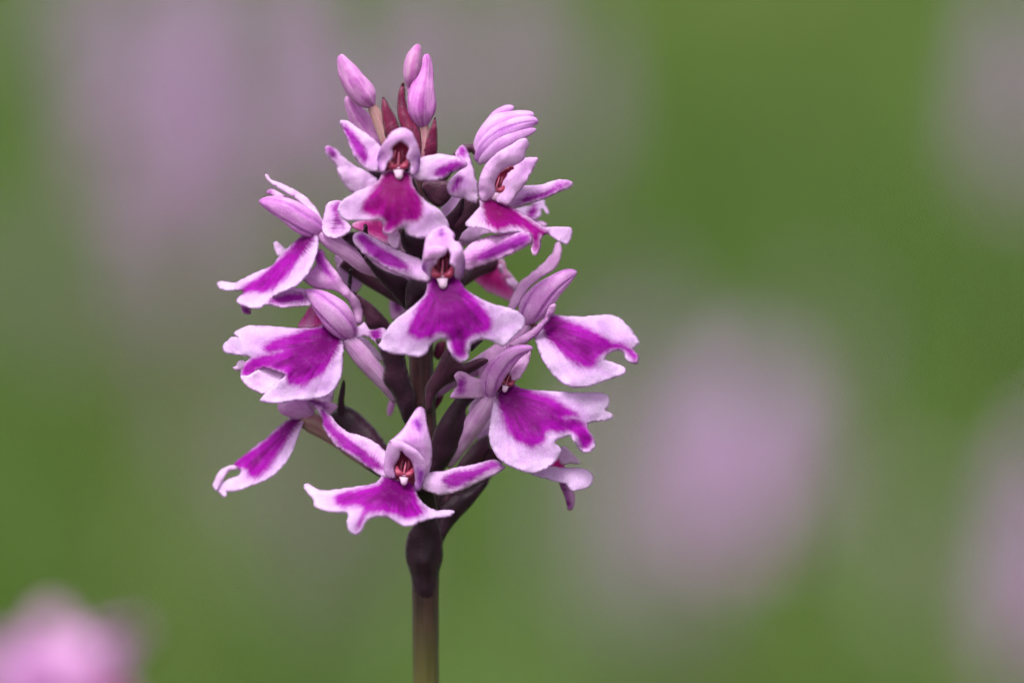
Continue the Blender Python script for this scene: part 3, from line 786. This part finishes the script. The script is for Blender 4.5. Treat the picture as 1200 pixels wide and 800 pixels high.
patch(f, 'lateral_sepal', 'E', [(780, 330), (808, 318), (835, 300), (862, 338), (932, 328), (950, 370), (925, 435), (875, 395), (832, 372), (800, 385), (775, 370)], [(785, 355, 30), (940, 380, 44)], M['sepal'],
      [(870, 345), (915, 335), (920, 370), (895, 405), (875, 385)])
patch(f, 'petal', 'E', [(790, 370), (840, 385), (900, 450), (925, 500), (870, 480), (820, 420)], [(800, 380, 0), (915, 490, -6)], M['sepal'])
loft(f, 'ovary', 'E', [(740, 385, 28, 40), (790, 440, 26, 52), (850, 515, 22, 52), (930, 600, 14, 48), (1010, 690, 4, 44)], M['ovary'], ridges=6, ridge=.03)

# ---- flower: central, facing the viewer
f = flower(520, 325, 95)
patch(f, 'lip', 'F', [(428, 322), (415, 390), (350, 460), (270, 520), (225, 570), (188, 640), (190, 665), (240, 690), (310, 700), (380, 708), (422, 688), (440, 652), (478, 626), (512, 624), (524, 660), (550, 710), (590, 737), (625, 716), (635, 672), (648, 640), (690, 625), (740, 630), (790, 657), (822, 640), (862, 600), (902, 560), (906, 525), (880, 490), (830, 465), (760, 450), (690, 420), (622, 378), (590, 335), (580, 300), (500, 295)],
      [(505, 330, 96), (520, 500, 122), (590, 720, 116), (200, 650, 100), (330, 690, 114), (890, 540, 96), (740, 620, 110)], M['lip'],
      [(438, 320), (420, 400), (375, 470), (338, 560), (343, 600), (390, 618), (440, 610), (490, 590), (532, 622), (552, 690), (590, 716), (612, 690), (612, 640), (650, 600), (700, 590), (742, 560), (735, 520), (700, 460), (640, 398), (590, 330), (580, 305), (500, 300)])
patch(f, 'hood', 'U', [(140, 600), (142, 450), (160, 300), (185, 150), (240, 80), (320, 20), (420, -5), (490, 45), (532, 100), (525, 165), (600, 210), (640, 320), (655, 430), (632, 560), (600, 620), (535, 610), (520, 490), (470, 440), (478, 340), (440, 275), (420, 335), (330, 388), (318, 440), (262, 495), (250, 600), (190, 640)],
      [(300, 180, 116), (420, 30, 104), (300, 300, 122), (560, 320, 118), (150, 500, 96), (640, 480, 96), (230, 460, 112), (560, 500, 112), (450, 300, 114)], M['hood_pale'],
      [[(140, 560), (145, 470), (185, 420), (185, 600), (165, 610)], [(610, 600), (630, 480), (645, 380), (655, 450), (635, 560)], [(355, 90), (370, 40), (385, 95), (370, 110)]], wav=.6, erose=.1)
patch(f, 'dorsal_sepal', 'U', [(165, 330), (180, 260), (240, 235), (330, 228), (420, 235), (440, 270), (420, 330), (340, 380), (250, 400), (175, 410)], [(300, 400, 121), (300, 250, 122), (430, 260, 118)], M['hood'], dome=5, wav=.5, erose=.1)
patch(f, 'throat', 'U', [(200, 640), (220, 500), (300, 380), (420, 240), (500, 300), (540, 440), (570, 600), (520, 690), (380, 720), (250, 690)], [(390, 500, 92)], M['throat'], dome=-8, wav=.2)
column(f, 'U', 385, 570, 1.05, 98)
patch(f, 'lateral_sepal', 'F', [(56, 130), (72, 96), (115, 94), (180, 128), (260, 172), (330, 202), (395, 228), (440, 280), (430, 338), (360, 328), (290, 302), (220, 272), (140, 222), (80, 175)], [(420, 290, 92), (65, 115, 72)], M['sepal'],
      [(72, 122), (105, 102), (160, 148), (240, 196), (300, 235), (335, 270), (290, 282), (200, 242), (130, 192)], dome=4)
patch(f, 'lateral_sepal', 'F', [(585, 265), (598, 195), (650, 150), (720, 120), (800, 105), (880, 88), (930, 98), (944, 140), (900, 172), (830, 207), (750, 238), (680, 262), (630, 280)], [(610, 250, 92), (930, 115, 70)], M['petal'],
      [(635, 232), (700, 190), (780, 150), (880, 108), (928, 115), (905, 155), (800, 192), (720, 228)], dome=4)
patch(f, 'petal', 'F', [(590, 215), (625, 160), (700, 120), (780, 100), (860, 82), (880, 96), (760, 140), (660, 190), (610, 240)], [(600, 220, 90), (860, 85, 64)], M['petal'], dome=2)
ovary_to_axis(f, 520, 320, 90, 496, 390, 4)

# ---- flower: behind on the right of the central one, its lip coloured bright pink as if lit through from behind
f = flower(585, 310, -70)
patch(f, 'lip', 'Q', [(128, 305), (150, 245), (230, 190), (330, 180), (372, 265), (432, 345), (416, 430), (384, 474), (320, 445), (240, 412), (180, 365)], [(300, 200, -50), (380, 460, -62), (150, 300, -64), (270, 330, -50)], M['lip_backlit'],
      [(150, 300), (230, 240), (310, 230), (350, 330), (400, 410), (385, 430), (290, 385), (210, 355)], dome=3)
patch(f, 'petal', 'Q', [(305, 245), (335, 225), (365, 262), (400, 312), (445, 360), (420, 405), (385, 375), (340, 315)], [(320, 240, -42), (430, 390, -48)], M['sepal'])
patch(f, 'lateral_sepal', 'Q', [(318, 200), (350, 195), (362, 240), (385, 290), (345, 262), (325, 230)], [(340, 200, -46)], M['bract_red'])
loft(f, 'ovary', 'Q', [(300, 210, -55, 50), (160, 260, -40, 60), (0, 360, -20, 60), (-160, 480, -4, 50)], M['ovary_dark'])

# ---- flower: middle right in profile
f = flower(620, 375, 20)
patch(f, 'dorsal_sepal', 'G', [(300, 330), (315, 280), (342, 218), (400, 165), (468, 110), (510, 60), (522, 22), (545, 12), (553, 40), (550, 85), (522, 140), (470, 175), (420, 215), (380, 260), (345, 320), (320, 345)], [(325, 320, 14), (540, 20, -14)], M['petal'], dome=3)
loft(f, 'hood', 'G', [(624, 160, 22, 6), (612, 160, 22, 18), (580, 172, 23, 34), (525, 212, 24, 50), (470, 262, 24, 66), (425, 315, 22, 70), (395, 362, 20, 52), (375, 400, 18, 18)], M['hood'], flat=.8, seg=56, n=36, groove=(.75, -.9))
patch(f, 'lip', 'G', [(455, 390), (480, 355), (510, 350), (560, 358), (650, 362), (780, 354), (842, 384), (892, 440), (918, 488), (890, 515), (916, 550), (912, 582), (880, 584), (850, 557), (835, 526), (790, 530), (758, 560), (800, 580), (846, 600), (848, 632), (800, 652), (740, 672), (680, 690), (610, 697), (550, 672), (500, 622), (458, 560), (436, 500), (430, 440)],
      [(460, 400, 18), (650, 470, 44), (840, 390, 10), (900, 570, 30), (620, 690, 60), (840, 620, 40), (460, 550, 44)], M['lip'],
      [(462, 400), (500, 352), (580, 383), (680, 423), (780, 478), (850, 498), (908, 550), (895, 578), (845, 520), (780, 520), (730, 545), (702, 597), (660, 602), (600, 572), (540, 522), (478, 452)])
patch(f, 'lateral_sepal', 'G', [(300, 500), (340, 465), (415, 420), (468, 370), (498, 312), (522, 304), (526, 325), (485, 392), (445, 442), (385, 492), (330, 505)], [(340, 480, 26), (520, 310, 42)], M['petal'], [(400, 480), (450, 430), (490, 375), (500, 350), (470, 420), (420, 475)], dome=3)
patch(f, 'petal', 'G', [(370, 385), (420, 385), (440, 420), (380, 455), (330, 480), (320, 440)], [(380, 400, 10), (330, 470, 10)], M['ovary_green'])
loft(f, 'ovary', 'G', [(390, 395, 14, 28), (340, 455, 14, 40), (270, 520, 12, 44), (170, 590, 8, 44), (40, 660, 2, 40), (-40, 720, 0, 30)], M['ovary'], ridges=6, ridge=.03)

# ---- flower: lower right, half turned
f = flower(575, 460, 50)
patch(f, 'petal', 'H', [(178, 215), (172, 165), (205, 112), (262, 78), (290, 90), (270, 140), (230, 190), (205, 250)], [(210, 230, 36), (265, 85, 40)], M['petal'], dome=4)
loft(f, 'hood', 'H', [(396, 102, 62, 5), (380, 98, 62, 15), (330, 116, 64, 29), (280, 158, 64, 40), (240, 210, 62, 44), (224, 255, 58, 36), (222, 290, 54, 16)], M['hood'], flat=.85, seg=56, n=36, groove=(.75, -.9))
patch(f, 'petal', 'H', [(300, 205), (305, 170), (335, 132), (388, 108), (380, 160), (352, 212), (328, 232), (308, 225)], [(315, 215, 50), (385, 115, 40)], M['petal'], dome=4)
patch(f, 'throat', 'H', [(255, 280), (270, 215), (295, 180), (325, 190), (325, 240), (300, 280)], [(290, 230, 46)], M['throat'], dome=-3, wav=.2)
column(f, 'H', 290, 240, .24, 48, rot=.3)
patch(f, 'lateral_sepal', 'H', [(62, 298), (72, 272), (90, 245), (78, 210), (95, 190), (125, 195), (155, 212), (200, 228), (222, 265), (215, 292), (150, 302), (100, 302)], [(205, 265, 48), (75, 285, 60), (90, 200, 52)], M['petal'], [(95, 230), (115, 225), (120, 265), (95, 280)], dome=3)
patch(f, 'lip', 'H', [(240, 300), (250, 262), (280, 240), (312, 233), (350, 258), (420, 268), (500, 271), (600, 277), (682, 279), (708, 300), (706, 335), (692, 350), (722, 364), (718, 386), (670, 396), (632, 402), (622, 420), (646, 460), (652, 500), (615, 524), (580, 502), (550, 455), (520, 464), (488, 482), (516, 510), (500, 550), (465, 580), (410, 607), (350, 597), (290, 572), (245, 532), (220, 470), (222, 390)],
      [(275, 275, 46), (430, 400, 78), (690, 300, 34), (700, 375, 40), (620, 510, 62), (420, 595, 88), (230, 470, 66), (350, 560, 84)], M['lip'],
      [(252, 300), (280, 248), (330, 246), (390, 272), (470, 298), (540, 340), (578, 370), (520, 380), (582, 393), (624, 430), (640, 482), (602, 503), (560, 440), (500, 440), (455, 440), (442, 480), (400, 500), (350, 482), (308, 450), (275, 380)])
loft(f, 'ovary', 'H', [(232, 285, 46, 24), (205, 330, 42, 38), (160, 400, 34, 42), (110, 470, 20, 42), (40, 560, 6, 38)], M['ovary'], ridges=6, ridge=.03)
loft(f, 'spur', 'L', [(378, 450, -24, 24), (368, 500, -24, 26), (352, 560, -24, 24), (346, 598, -24, 10)], M['petal'])

# ---- flower: lower right, behind
f = flower(650, 545, -20)
patch(f, 'lip', 'S', [(100, 440), (160, 425), (250, 405), (350, 415), (470, 417), (545, 430), (590, 488), (562, 552), (500, 577), (425, 582), (395, 535), (330, 520), (230, 495), (150, 470)], [(200, 440, 40), (570, 480, 34), (400, 425, 36), (450, 570, 60)], M['lip'], [(160, 420), (180, 415), (180, 430), (160, 430)], dome=3)
patch(f, 'lip_lobe', 'S', [(340, 340), (360, 262), (382, 262), (432, 310), (488, 370), (485, 392), (420, 388), (360, 400)], [(360, 370, 30), (480, 380, 18)], M['sepal'])
patch(f, 'lip_lobe', 'S', [(338, 515), (400, 525), (446, 588), (453, 670), (432, 724), (398, 716), (384, 640)], [(370, 525, 40), (420, 715, 32)], M['petal'], [(345, 520), (375, 530), (415, 640), (418, 700), (400, 690), (380, 610)])
patch(f, 'throat', 'S', [(255, 408), (300, 370), (350, 340), (380, 400), (360, 430), (280, 425)], [(320, 400, 26)], M['lip_backlit'], [(240, 420), (350, 330), (390, 400), (360, 440)])
patch(f, 'petal', 'M', [(280, 112), (330, 58), (385, 15), (420, 60), (385, 112), (330, 142)], [(340, 110, -44), (380, 40, -40)], M['sepal'], dome=3)
patch(f, 'petal', 'W', [(150, 800), (170, 740), (215, 690), (300, 660), (320, 690), (260, 790), (200, 860)], [(230, 750, 10)], M['sepal'])
loft(f, 'ovary', 'M', [(640, 290, 32, 22), (570, 235, 20, 34), (480, 190, -6, 40), (380, 230, -36, 48), (250, 340, -34, 52), (140, 480, -14, 50), (80, 600, -2, 40)], M['ovary_dark'], ridges=6, ridge=.03)

# ---- flower: lowest, facing the viewer
f = flower(470, 545, 85)
patch(f, 'lip', 'I', [(440, 425), (400, 460), (330, 475), (230, 490), (150, 494), (112, 480), (85, 464), (62, 472), (75, 505), (110, 545), (106, 566), (140, 587), (200, 602), (268, 608), (264, 650), (276, 692), (312, 708), (342, 680), (362, 640), (410, 622), (460, 627), (500, 652), (550, 668), (612, 647), (680, 627), (740, 622), (772, 602), (757, 586), (700, 590), (650, 575), (612, 540), (588, 490), (580, 455), (500, 440)],
      [(510, 455, 92), (420, 540, 134), (85, 480, 100), (200, 560, 128), (300, 690, 140), (560, 650, 138), (760, 600, 102), (250, 495, 108), (610, 545, 108)], M['lip'],
      [(445, 432), (420, 465), (340, 490), (250, 510), (210, 540), (240, 577), (300, 568), (345, 580), (325, 630), (312, 690), (335, 660), (352, 612), (410, 600), (480, 610), (560, 632), (624, 602), (602, 560), (584, 490), (575, 455), (500, 445)], wav=.8)
patch(f, 'dorsal_sepal', 'V', [(185, 350), (240, 300), (310, 228), (360, 150), (415, 65), (455, 44), (498, 70), (512, 180), (547, 320), (558, 440), (545, 560), (505, 640), (470, 640), (440, 500), (340, 400), (260, 362)], [(470, 540, 96), (455, 60, 74), (300, 320, 106), (460, 300, 98)], M['hood_pale'],
      [(400, 175), (440, 150), (455, 200), (455, 260), (430, 240)], dome=7, erose=.1)
patch(f, 'hood', 'V', [(185, 350), (210, 328), (260, 328), (345, 365), (440, 430), (510, 530), (500, 650), (455, 752), (405, 755), (405, 620), (380, 515), (330, 462), (290, 422), (272, 490), (235, 560), (245, 650), (170, 650), (144, 560), (162, 420)],
      [(330, 400, 116), (200, 345, 112), (480, 540, 108), (430, 740, 100), (180, 560, 100), (200, 420, 108)], M['hood_pale'],
      [(420, 740), (440, 640), (430, 570), (475, 590), (468, 680), (445, 745)], dome=4, wav=.5, erose=.1)
patch(f, 'throat', 'V', [(190, 640), (200, 540), (260, 440), (290, 400), (380, 450), (430, 560), (430, 680), (380, 740), (280, 740)], [(320, 590, 94)], M['throat'], dome=-6, wav=.2)
column(f, 'V', 318, 620, .62, 99, rot=.1)
patch(f, 'lateral_sepal', 'X', [(195, 190), (240, 208), (320, 238), (345, 270), (385, 312), (442, 378), (520, 438), (600, 458), (700, 498), (800, 575), (860, 660), (830, 800), (700, 735), (600, 672), (500, 602), (420, 552), (370, 482), (322, 402), (312, 330), (240, 232)], [(820, 720, 88), (200, 195, 46)], M['sepal'],
      [[(316, 265), (365, 330), (430, 410), (520, 480), (620, 560), (720, 640), (800, 730), (700, 722), (600, 642), (480, 562), (400, 482), (328, 392)], [(210, 195), (270, 215), (330, 245), (300, 245), (240, 220)]], dome=3)
patch(f, 'lateral_sepal', 'I', [(600, 470), (620, 430), (645, 412), (720, 404), (800, 385), (900, 365), (960, 350), (1000, 378), (1008, 396), (960, 426), (900, 452), (830, 487), (760, 512), (690, 517), (640, 500)], [(630, 465, 92), (1000, 385, 58)], M['sepal'],
      [(712, 452), (760, 418), (850, 398), (950, 362), (995, 382), (930, 407), (850, 447), (760, 482)], dome=4)
ovary_to_axis(f, 470, 540, 84, 497, 610, 4)

# ---- flower: lower left in profile, hood hidden behind the lip above
f = flower(350, 490, 0)
patch(f, 'lip', 'J', [(490, 255), (440, 290), (350, 370), (260, 440), (175, 510), (165, 540), (205, 555), (200, 582), (150, 598), (115, 620), (60, 665), (88, 692), (108, 715), (132, 702), (132, 682), (190, 677), (260, 652), (340, 622), (420, 572), (482, 502), (524, 420), (555, 335), (580, 265), (540, 240)],
      [(540, 270, 6), (300, 420, -6), (200, 560, 0), (400, 560, 34), (100, 690, 4), (520, 400, 30)], M['lip'],
      [(495, 258), (400, 338), (300, 418), (165, 515), (210, 547), (250, 547), (262, 592), (290, 602), (340, 572), (400, 502), (462, 412), (522, 322), (565, 262)])
patch(f, 'lip_lobe', 'J', [(45, 640), (62, 600), (85, 562), (115, 538), (160, 522), (205, 540), (170, 553), (140, 562), (112, 600), (85, 655), (62, 672)], [(180, 538, -4), (55, 650, 4)], M['sepal'])
loft(f, 'hood', 'J', [(436, 160, 6, 8), (460, 185, 6, 40), (510, 190, 6, 60), (570, 200, 4, 62), (610, 230, 2, 44), (625, 260, 0, 16)], M['hood'])
patch(f, 'petal', 'J', [(600, 130), (690, 150), (762, 162), (778, 186), (748, 216), (722, 238), (680, 205), (630, 190)], [(620, 150, 16), (770, 185, 22)], M['petal'], [(600, 140), (660, 150), (720, 185), (700, 195), (640, 165)])
patch(f, 'petal', 'J', [(640, 110), (700, 60), (755, 70), (745, 150), (700, 180)], [(690, 150, -6), (740, 80, -10)], M['sepal'])
loft(f, 'ovary', 'J', [(560, 265, 2, 34), (620, 275, 2, 62), (690, 310, 2, 60), (780, 380, 4, 44), (900, 470, 6, 40), (1100, 600, 4, 36), (1230, 700, 0, 30)], M['ovary_green'], ridges=6, ridge=.03)

# ------------------------------------------------------------------ orchids out of focus
def spike_flower_mesh(mats):
    """one whole small flower, built at photo-pixel scale round its own base, petals and lip together"""
    parts = []
    def P(outl, an, mat, blot=None, **k):
        V, F, a = sheet(outl, an, blot, step=6.5, erose=0, wav=.6, th=1.6, **k)
        parts.append((V, F, a, mat))
    P([(-10, 0), (-35, 35), (-72, 62), (-80, 85), (-30, 92), (-14, 78), (0, 102), (14, 78), (30, 90), (82, 80), (70, 55), (34, 30), (12, 0)], [(0, 0, 0), (0, 60, 22), (0, 100, 18), (-75, 80, -4), (75, 78, -4)], 0,
      [(-9, 2), (-40, 60), (-36, 76), (-10, 70), (0, 92), (10, 70), (36, 74), (40, 54), (10, 2)])
    P([(-8, -2), (-40, -38), (-95, -62), (-112, -52), (-90, -30), (-40, -8)], [(0, 0, -2), (-110, -55, -14)], 1, [(-50, -30), (-100, -56), (-80, -34)])
    P([(8, -2), (40, -38), (95, -62), (112, -52), (90, -30), (40, -8)], [(0, 0, -2), (110, -55, -14)], 1, [(50, -30), (100, -56), (80, -34)])
    V, F, a = tube([(0, -4, -8, 10), (0, -14, 4, 24), (0, -34, 14, 26), (0, -56, 16, 14), (0, -66, 14, 3)], n=12, seg=12)
    parts.append((V, F, a, 2))
    V, F, a = tube([(0, 0, 0, 8), (0, 10, -40, 11), (0, 30, -90, 8)], n=8, seg=8)
    parts.append((V, F, a, 3))
    off = 0; VV = []; FF = []; fm = []; at_ = {}
    for V, F, a, m in parts:
        VV.append(V); FF += [[i + off for i in f] for f in F]; fm += [m] * len(F); off += len(V)
        for k, v in a.items(): at_.setdefault(k, []).append(v)
    V = np.vstack(VV)
    # local frame: +Y outwards from the stem, Z up
    L = np.column_stack([V[:, 0], V[:, 2] + 90, -V[:, 1]]) * S
    me_o = mesh_obj('flower', L, FF, None, None, {k: np.concatenate(v) for k, v in at_.items()}, mats=mats, fmat=fm)
    me = me_o.data
    bpy.data.objects.remove(me_o)
    return me

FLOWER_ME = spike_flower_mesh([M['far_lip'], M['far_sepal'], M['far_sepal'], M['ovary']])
ROSE_ME = spike_flower_mesh([M['rose_lip'], M['petal'], M['rose_lip'], M['ovary']])

def simple_mesh(name, V, F, mat, att):
    me = bpy.data.meshes.new(name)
    me.from_pydata(np.asarray(V).tolist(), [], F)
    for k, a in att.items():
        a = np.asarray(a, np.float32)
        d = me.attributes.new(k, 'FLOAT' if a.ndim == 1 else 'FLOAT_VECTOR', 'POINT')
        d.data.foreach_set('value' if a.ndim == 1 else 'vector', a.ravel())
    me.materials.append(mat)
    me.polygons.foreach_set('use_smooth', np.ones(len(me.polygons), bool))
    return me

def far_orchid(px, py, dist, label, scale=1.0, n=17, length=.034, seed=0, buds=4, taper=.5, me=None):
    """a whole orchid whose spike is centred on the ray of a pixel, standing on the ground"""
    rs = np.random.RandomState(seed + 100)
    c = at(px, py, dist)
    root = empty('orchid', (c[0], c[1], 0))
    put(root, label, 'orchid', 'orchids of the meadow')
    mid = c[2]
    lo, hi = mid - length * scale / 2, mid + length * scale / 2
    sp = [(0, 0, 0, .0024), (0, 0, lo * .5, .0019), (0, 0, lo, .0015), (0, 0, hi, .0007)]
    V, F, a = tube([(p[0], -p[2] / S, 0, p[3] / S) for p in sp], n=24, seg=10)
    a['rad'] = np.clip((lo / S + V[:, 1]) / 200, 0, 1) * 60
    L = np.column_stack([V[:, 0], V[:, 2], -V[:, 1]]) * S
    st = bpy.data.objects.new('stem', simple_mesh('stem', L, F, M['stem'], a)); col.objects.link(st); st.parent = root
    for k in range(n):
        t = k / (n - 1)
        fo = bpy.data.objects.new('flower', me or FLOWER_ME); col.objects.link(fo); fo.parent = root
        sc = scale * (1.08 - taper * t) * rs.uniform(.9, 1.08)
        fo.scale = (sc, sc, sc)
        fo.location = (0, 0, lo + (hi - lo) * t)
        fo.rotation_euler = (rs.uniform(.0, .35) + .5 * t, rs.uniform(-.15, .15), k * 2.4 + rs.uniform(-.3, .3))
    for k in range(buds):
        V, F, a = tube([(0, 0, 0, 3), (0, -25, 4, 26), (0, -52, 4, 16), (0, -64, 4, 3)], n=10, seg=10)
        L = np.column_stack([V[:, 0], V[:, 2], -V[:, 1]]) * S * scale
        if 'bud' not in simple_cache:
            simple_cache['bud'] = simple_mesh('bud', L, F, M['bud'], a)
        bo = bpy.data.objects.new('bud', simple_cache['bud']); col.objects.link(bo); bo.parent = root
        bo.location = (0, 0, hi); bo.rotation_euler = (rs.uniform(.1, .5), 0, k * 1.6)
    basal_leaves(root, np.array([c[0], c[1], 0.0]), rs, n=3, L=.11)
    return root
simple_cache = {}

far_orchid(62, 1075, .81, 'blurred pink orchid spike standing closest behind the sharp orchid, low beside it', 1.45, 22, seed=1, buds=1, taper=.22, length=.034, me=ROSE_ME)
far_orchid(885, 530, 1.75, 'blurred pale pink orchid spike alone in the open grass right of the sharp orchid', 1.6, 22, seed=2, length=.020)
far_orchid(765, 500, 2.2, 'faint washed-out orchid spike between the sharp orchid and the lone pale pink spike', 1.25, 18, seed=3)
far_orchid(800, 640, 2.3, 'faint low orchid spike at the foot of the lone pale pink spike', 1.2, 18, seed=13)
far_orchid(170, 90, 1.8, 'large soft lilac orchid spike, outermost of the blurred row behind the buds', 1.4, 18, seed=4)
far_orchid(300, 40, 1.9, 'soft lilac orchid spike in the middle of the blurred row behind the buds', 1.4, 18, seed=5)
far_orchid(430, 110, 2.1, 'greyish lilac orchid spike in the blur directly behind the topmost buds', 1.4, 18, seed=6)
far_orchid(560, 40, 2.4, 'pale grey-lilac orchid spike farthest back in the blurred row', 1.4, 18, seed=11)
far_orchid(220, 260, 2.2, 'small dim lilac orchid spike low in front of the blurred lilac row', 1.3, 18, seed=7)
far_orchid(1235, 650, 1.5, 'blurred magenta-pink orchid spike standing apart beyond the lone pale pink spike', 1.2, 18, seed=8)
far_orchid(1215, 90, 2.1, 'dim greyish orchid spike far back in the dark green grass', 1.4, 18, seed=9)
for k, (px, py, dd) in enumerate(((330, 600, 2.3), (250, 500, 2.6), (420, 640, 2.25), (650, 110, 2.7), (70, 330, 2.9), (420, 380, 2.9), (690, 640, 2.2), (960, 450, 2.7), (1090, 690, 2.15), (300, 170, 2.5), (120, 20, 2.6), (745, 440, 2.5), (725, 590, 2.2), (765, 660, 2.1))):
    far_orchid(px, py, dd, 'faint grey-lilac orchid spike lost in the far blur', 1.3, 14, seed=20 + k)
